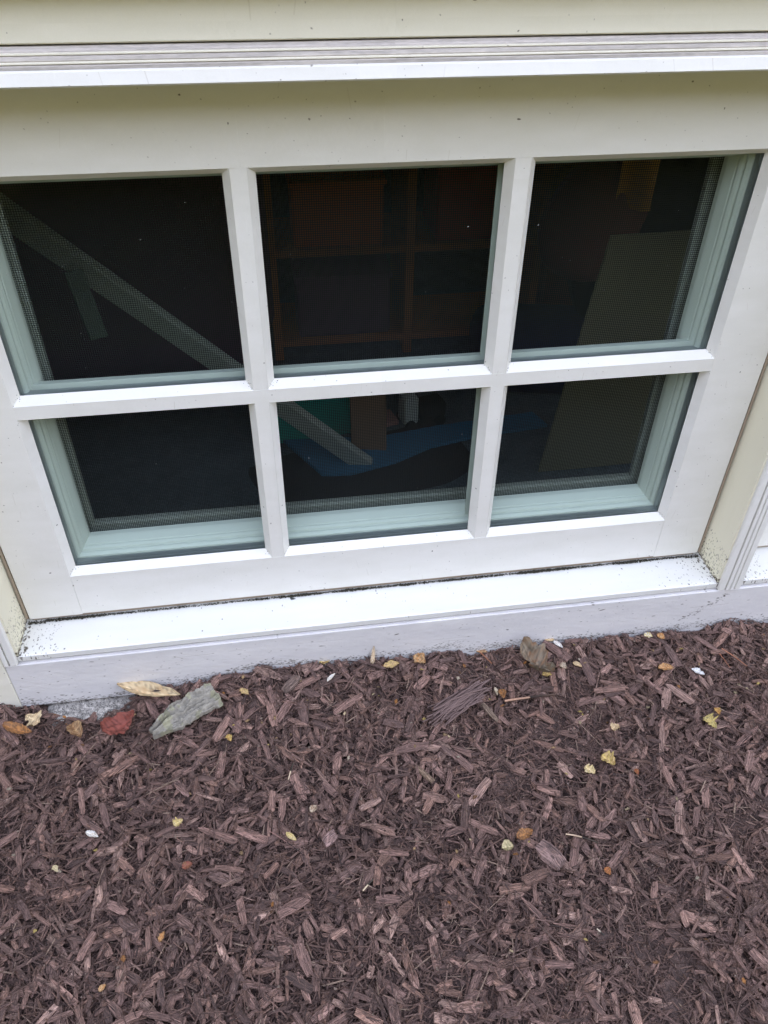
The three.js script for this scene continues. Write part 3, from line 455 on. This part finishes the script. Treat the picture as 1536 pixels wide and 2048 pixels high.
const LIT = [   // name, label, category, x, z, length, turn, width, colour, second colour, shape
  ['dead_leaf', 'long cream dead leaf lying against the base board above the bark slab', -.404, .092, .112, -.33, .027, 'cream', 'tan', { fold: .75, curl: .10, tip: .9, jag: .06 }],
  ['dead_leaf', 'dark red curled leaf beside the grey bark slab', -.446, .152, .056, .57, .040, 'red', 'red', { fold: .55, curl: .3, jag: .25, wrinkle: .2 }],
  ['dead_leaf', 'brown folded leaf with pale rib between the concrete and the red leaf', -.518, .144, .038, -.96, .026, 'brown', 'tan', { fold: .8, jag: .15 }],
  ['leaf_scrap', 'torn buff leaf scrap near the left edge under the corner board', -.592, .110, .035, -.6, .024, 'cream', 'tan', { fold: .1, jag: .6, tip: 1.3 }],
  ['dead_leaf', 'narrow rolled brown leaf at the left edge of the bed', -.608, .134, .054, -.43, .018, 'brown', 'orange', { fold: .7, curl: .15 }],
  ['dead_leaf', 'large grey brown crumpled leaf right of the middle near the wall', .256, .128, .080, -1.12, .038, 'grey', 'brown', { fold: .8, curl: .35, jag: .4, wrinkle: .35 }],
  ['leaf_scrap', 'yellow leaf scrap close to the base board left of the middle', -.107, .072, .024, .35, .015, 'yellow', 'brown', { fold: .4, jag: .4 }],
  ['leaf_strip', 'thin pale curled leaf strip standing near the middle of the wall', -.026, .091, .042, -1.83, .008, 'pale', 'tan', { fold: .4, curl: .5 }],
  ['leaf_scrap', 'tan leaf scrap just right of the pale curled strip', .006, .097, .033, .14, .015, 'tan', 'yellow', { fold: .3, jag: .3 }],
  ['dead_leaf', 'small amber crinkled leaf near the wall at the middle', .056, .093, .029, -.8, .022, 'tan', 'orange', { fold: .4, jag: .35, wrinkle: .3 }],
  ['leaf_scrap', 'brownish scrap touching the base board under the second muntin', .173, .075, .022, -.2, .012, 'tan', 'brown', { fold: .4, jag: .3 }],
  ['seed_wing', 'white oval seed wing near the wall right of the grey brown leaf', .310, .086, .024, -1.0, .010, 'white', 'pale', { fold: .2 }],
  ['leaf_scrap', 'flat tan scrap at the wall above the white seed wing', .297, .074, .021, -.2, .011, 'tan', 'cream', { fold: .3 }],
  ['leaf_scrap', 'yellow and white scrap near the wall under the right stile', .478, .090, .018, -.29, .013, 'yellow', 'white', { fold: .4, jag: .3 }],
  ['petal', 'rounded orange petal near the wall under the right stile', .501, .093, .017, -.88, .016, 'orange', 'tan', { fold: .3 }],
  ['dead_leaf', 'small orange brown leaf between the grey brown leaf and the pine needles', .481, .162, .031, -.14, .016, 'orange', 'tan', { fold: .5 }],
  ['leaf_scrap', 'bright white torn scrap left of the pine needles', .537, .173, .026, -.73, .011, 'white', 'white', { fold: .2, jag: .4 }],
  ['seed_wing', 'tan seed wing right of the grey brown leaf', .333, .128, .020, -.76, .011, 'tan', 'cream', { fold: .3 }],
  ['seed_husk', 'round brown rimmed seed husk beside the grey brown leaf', .303, .135, .016, -.83, .014, 'pale', 'brown', { fold: .6 }],
  ['leaf_scrap', 'yellow scrap lying below the grey brown leaf', .272, .144, .019, -.14, .012, 'yellow', 'brown', { fold: .5, jag: .3 }],
  ['seed_husk', 'large yellow feathery husk at the right side of the bed', .514, .272, .029, -1.22, .025, 'yellow', 'green', { fold: .5, jag: .5, tip: .6 }],
  ['petal', 'small orange petal above the large yellow husk', .538, .250, .016, -1.48, .012, 'orange', 'yellow', { fold: .5, jag: .4 }],
  ['seed_husk', 'small fan shaped tan husk left of the large yellow husk', .353, .260, .018, .31, .015, 'tan', 'cream', { fold: .4, jag: .5, tip: .5 }],
  ['seed_husk', 'crinkled yellow tan husk beside its smaller bright neighbour', .322, .313, .028, -.88, .023, 'yellow', 'tan', { fold: .6, jag: .4, wrinkle: .3 }],
  ['leaf_scrap', 'bright pale yellow notched scrap beside the crinkled husk', .285, .329, .021, -.91, .016, 'cream', 'yellow', { fold: .2, jag: .5 }],
  ['bud_scale', 'tiny shiny red bud scale right of the crinkled husk', .360, .338, .012, -1.38, .008, 'red', 'orange', { fold: .8 }],
  ['dead_leaf', 'copper brown oval leaf right of the middle of the bed', .154, .417, .032, .3, .018, 'brown', 'orange', { fold: .3, wrinkle: .2 }],
  ['seed_husk', 'yellow green husk beside the copper brown leaf', .124, .432, .020, -.02, .018, 'green', 'cream', { fold: .8 }],
  ['bud_scale', 'glossy orange bud scale in the lower right of the bed', .256, .485, .013, -1.11, .011, 'orange', 'red', { fold: .8 }],
  ['seed', 'smooth yellow seed left of the middle of the bed', -.185, .368, .023, -.8, .009, 'yellow', 'cream', { fold: -.3, jag: .02, wrinkle: 0 }],
  ['seed_husk', 'yellow ribbed husk in the left half of the bed', -.347, .330, .017, .54, .015, 'yellow', 'cream', { fold: .4, jag: .4, tip: .6 }],
  ['leaf_scrap', 'white pointed scrap on the left side of the bed', -.471, .328, .025, -.51, .010, 'white', 'pale', { fold: .3, jag: .2 }],
  ['dead_leaf', 'small red brown leaf in the lower left of the bed', -.331, .400, .017, .36, .013, 'red', 'brown', { fold: .5 }],
  ['petal', 'orange spotted petal low on the left of the bed', -.362, .488, .016, 1.14, .008, 'orange', 'tan', { fold: .5, jag: .3 }],
  ['petal', 'tan orange petal nearest the lower left corner', -.435, .536, .012, .78, .008, 'tan', 'orange', { fold: .5 }],
  ['leaf_scrap', 'pale greenish scrap at the far left of the bed', -.516, .372, .014, -.87, .008, 'cream', 'green', { fold: .4, jag: .3 }],
  ['seed_husk', 'round tan seed husk above the smooth yellow seed', -.149, .336, .016, .86, .012, 'pale', 'brown', { fold: .7 }],
  ['leaf_scrap', 'small yellow brown scrap above the grey bark slab', -.246, .118, .022, -.68, .011, 'tan', 'yellow', { fold: .4, jag: .3 }],
  ['petal', 'orange brown cupped petal left of the tan twig', .185, .171, .022, -1.51, .014, 'brown', 'orange', { fold: .8 }],
  ['seed_wing', 'slim pale seed wing beside the orange brown petal', .178, .160, .020, -1.56, .006, 'pale', 'cream', { fold: .3 }],
  ['leaf_scrap', 'slim white scrap near the wall left of the middle', -.100, .114, .024, .8, .007, 'white', 'cream', { fold: .4 }],
  ['leaf_scrap', 'small yellow orange crumb of leaf right of the bark slab', -.274, .187, .016, -1.16, .010, 'yellow', 'orange', { fold: .5, jag: .4 }],
];
const KIND = { dead_leaf: 'leaf', leaf_scrap: 'leaf', leaf_strip: 'leaf', seed_wing: 'seed', petal: 'petal', seed_husk: 'husk', bud_scale: 'bud', seed: 'seed' };
for (const [n, label, x, z, L0, yaw, W0, a, b, sh] of LIT) {
  const small = L0 < .05 ? .88 : 1, L = L0 * small, W = W0 * small;
  const o = solo(n, leafGeo(L, W, sh, lin(...C[a]), lin(...C[b])), M.leaf, label, KIND[n]); lay(o, x, z, yaw, L, W, L > .06 ? .0045 : .0022);
}
{ // tiny flakes of leaf and husk, past counting
  const g = leafGeo(1, .55, { fold: .35, jag: .4, wrinkle: .25 }, lin(1, 1, 1), lin(.7, .66, .6)), n = 170, pal = ['tan', 'tan', 'cream', 'orange', 'yellow', 'brown', 'pale'];
  const im = new THREE.InstancedMesh(g, M.leaf, n); im.name = 'leaf_flakes'; im.userData = { kind: 'stuff', label: 'tiny tan and orange leaf flakes strewn over the mulch', category: 'leaf flakes' };
  const e = new THREE.Euler(); for (let k = 0; k < n; k++) { const z = rnd() < .55 ? rr(.08, .24) : rr(.2, .75), x = rr(-.65, .78), L = rr(.0035, .0095), c = C[pal[rnd() * pal.length | 0]], f = rr(.5, .95); q4.setFromEuler(e.set(rr(-.5, .5), rr(0, 6.28), rr(-.4, .4)));
    im.setMatrixAt(k, m4.compose(V(x, hAt(x, z) + .0012, z), q4, V(L, L, L * rr(.6, 1.2)))); im.setColorAt(k, lin(c[0] * f, c[1] * f, c[2] * f)); }
  scene.add(im);
}
function stick(L, r, bow, col, kinks = 0) {
  const pts = []; for (let k = 0; k <= 6; k++) { const t = k / 6 - .5; pts.push(V(t * L, bow * L * (.25 - t * t) + kinks * rr(-1, 1), bow * L * (t * t - .1) + kinks * rr(-1, 1))); }
  return boxUV(new THREE.TubeGeometry(new THREE.CatmullRomCurve3(pts), 14, r, 6));
}
const matte = c => new THREE.MeshStandardMaterial({ color: lin(...c), roughness: .85, map: grain });
for (const [n, label, cat, x, z, L, yaw, r, bow, col] of [
  ['twig', 'straight tan twig right of the orange brown petal', 'twig', .229, .186, .088, .01, .0019, .02, [.46, .28, .18]],
  ['twig', 'short pale forked stem in the lower right of the bed', 'twig', .236, .433, .047, -.44, .0012, .12, [.62, .46, .30]],
  ['pine_needle', 'short rust pine needle at the right edge near the wall', 'needle', .599, .171, .072, -1.5, .0007, .05, [.42, .17, .09]],
  ['pine_needle', 'long rust pine needle reaching the right edge near the wall', 'needle', .621, .181, .104, -1.15, .0008, .10, [.46, .20, .11]],
  ['pine_needle', 'rust pine needle near the wall above the orange brown petal', 'needle', .183, .108, .070, -1.13, .0008, .05, [.46, .19, .09]],
  ['pine_needle', 'thin reddish needle by the smooth yellow seed', 'needle', -.192, .380, .066, -.75, .0006, .08, [.36, .20, .16]],
  ['straw', 'pale straw near the bottom middle of the bed', 'straw', -.084, .461, .021, .7, .0011, .05, [.80, .66, .42]],
  ['straw', 'pale upright straw left of the middle of the bed', 'straw', -.179, .265, .030, 1.24, .0010, .04, [.80, .64, .42]],
  ['straw', 'short pale straw at the lower right of the bed', 'straw', .219, .561, .012, -.97, .0011, .02, [.80, .68, .50]],
]) { const o = solo(n, stick(L, r, bow), matte(col), label, cat); lay(o, x, z, yaw, L, .006, .003); }
for (const [n, label, x, z, L, yaw, W, T, c] of [
  ['wood_block', 'pinkish worn wood block left of the middle of the bed', -.129, .381, .022, .66, .017, .006, [.42, .28, .235]],
  ['wood_splinter', 'raw tan wood splinter in the middle of the bed', .026, .300, .036, -.83, .009, .004, [.44, .31, .20]],
  ['wood_splinter', 'raw tan wood splinter below the shredded bark tuft', .156, .203, .037, -1.08, .009, .004, [.34, .25, .17]],
  ['wood_block', 'brown grey rounded wood block near the wall left of the middle', -.168, .114, .034, .71, .018, .006, [.24, .17, .13]],
  ['wood_block', 'orange brown split wood block in the lower right of the bed', .153, .480, .042, .2, .016, .007, [.25, .15, .11]],
  ['wood_block', 'broad dark wood block above the orange brown one', .182, .452, .040, -.97, .031, .010, [.30, .20, .165]],
  ['bark_sliver', 'dark bark sliver leaning on the base board above the cream leaf', -.401, .075, .042, -.35, .010, .005, [.08, .058, .055]],
]) { const d = drop(L, T, W, x, z, yaw, .3, .2); const o = solo(n, chipG[rnd() * chipG.length | 0], woodMat(lin(...c)), label, 'wood'); o.position.copy(d.pos); o.quaternion.copy(d.q); o.scale.copy(d.s); }
{ // the grey bark slab: furrowed plates, torn outline
  const L = .118, W = .046, nu = 110, nv = 44, g = new THREE.BoxGeometry(L, .008, W, nu, 2, nv), p = g.attributes.position, cols = [];
  for (let i = 0; i < p.count; i++) {
    let x = p.getX(i), y = p.getY(i), z = p.getZ(i); const u = x / L + .5, warp = .012 * fbm(x * 40, z * 40, 2);
    const w = (u < .35 ? .42 + u * 1.66 : 1) * (1 + .30 * (fbm(u * 16, z > 0 ? 4 : 9, 4) - .5)); const rg = fbm(x * 34 + 4, (z + warp) * 300, 4), pl = fbm(x * 130 + 7, (z + warp) * 130, 3);
    z *= w; x *= 1 + .16 * (fbm(z * 190, x > 0 ? 2 : 6, 4) - .5); z += -.008 * Math.sin(u * 3.2);
    const up = (rg - .5) * .013 + (pl - .5) * .008 - (rg < .42 ? .0022 : 0); if (y > .003) y += up; else if (y > -.003) y += up * .4; y += .008 * (u - .5) ** 2 * 4;
    p.setXYZ(i, x, y, z); const li = fbm(x * 90, z * 90 + 5, 3), v = .30 + (pl - .5) * .16 + (fbm(x * 420, z * 420, 2) - .5) * .12; cols.push(v * .96, v * (.88 + (li > .60 ? .03 : 0)), v * (.70 - (li > .60 ? .10 : 0)));
  }
  g.setAttribute('color', new THREE.Float32BufferAttribute(cols, 3)); g.computeVertexNormals();
  const o = solo('bark_slab', g, new THREE.MeshStandardMaterial({ vertexColors: true, roughness: .95 }), 'weathered grey slab of bark with ridges near the left end of the wall', 'bark'); lay(o, -.343, .146, .54, L, W, .005); o.rotation.set(.10, .54, .06, 'YXZ');
}
{ // tuft of shredded bark: a fan of bent fibres
  const l = []; for (let k = 0; k < 70; k++) { const L = rr(.05, .115), g = stick(L, rr(.0006, .0016), rr(-.12, .12), 0, .0012); g.rotateY(gauss() * .16); g.translate(rr(-.018, .018), rr(.001, .012), gauss() * .014); l.push(g); }
  const o = solo('shredded_bark', merged(l), new THREE.MeshStandardMaterial({ color: lin(.17, .112, .095), roughness: .95 }), 'tuft of shredded fibrous bark right of the middle near the wall', 'bark'); o.userData.kind = 'stuff'; lay(o, .109, .180, .51, .1, .03, .001);
}

// ---------------------------------------------------------------- behind the camera: the hedge whose green light reaches the shaded boards
{
  const leafM = new THREE.MeshStandardMaterial({ color: lin(.165, .138, .030), roughness: .8, side: THREE.DoubleSide });
  for (const [x, z, w, h, lab] of [[-6.8, 2.2, 4.6, 3.9, 'farthest left'], [-5.6, 5.0, 5.6, 4.0, 'outer left'], [-2.8, 7.2, 5.8, 4.2, 'inner left'], [1.0, 7.8, 6.2, 4.3, 'middle'], [4.8, 7.0, 6.0, 4.0, 'inner right'], [7.6, 4.6, 5.6, 3.5, 'outer right']]) {
    const hd = thing('hedge', lab + ' tall green hedge across the lawn behind the viewer', 'hedge', 'hedges across the lawn'); hd.position.set(x, -.262, z);
    const core = new THREE.SphereGeometry(1, 24, 14), p = core.attributes.position; for (let i = 0; i < p.count; i++) { const f = 1 + .18 * (noise(p.getX(i) * 4 + x, p.getY(i) * 4) - .5); p.setXYZ(i, p.getX(i) * w * .5 * f, Math.max(0, (p.getY(i) * .5 + .5) * h * f - .02), p.getZ(i) * 1.3 * f); } core.computeVertexNormals();
    part('stems', core, new THREE.MeshStandardMaterial({ color: lin(.165, .138, .030), roughness: 1 }), hd);
    const pos = []; for (let k = 0; k < 9000; k++) { const a = rr(0, 6.283), b = Math.asin(rr(-1, 1)), f = rr(.96, 1.12), c = V(Math.cos(b) * Math.cos(a) * w * .5 * f, (Math.sin(b) * .5 + .5) * h * f, Math.cos(b) * Math.sin(a) * 1.3 * f), e1 = V(rr(-1, 1), rr(-1, 1), rr(-1, 1)).setLength(.10), e2 = V(rr(-1, 1), rr(-1, 1), rr(-1, 1)).setLength(.06); for (const q of [c.clone().sub(e1), c.clone().add(e2), c.clone().add(e1)]) pos.push(q.x, q.y, q.z); }
    const g = new THREE.BufferGeometry(); g.setAttribute('position', new THREE.Float32BufferAttribute(pos, 3)); g.computeVertexNormals();
    const f = part('foliage', g, leafM, hd); f.userData.kind = 'stuff';
  }
}
shade(scene);
renderer.render(scene, camera);
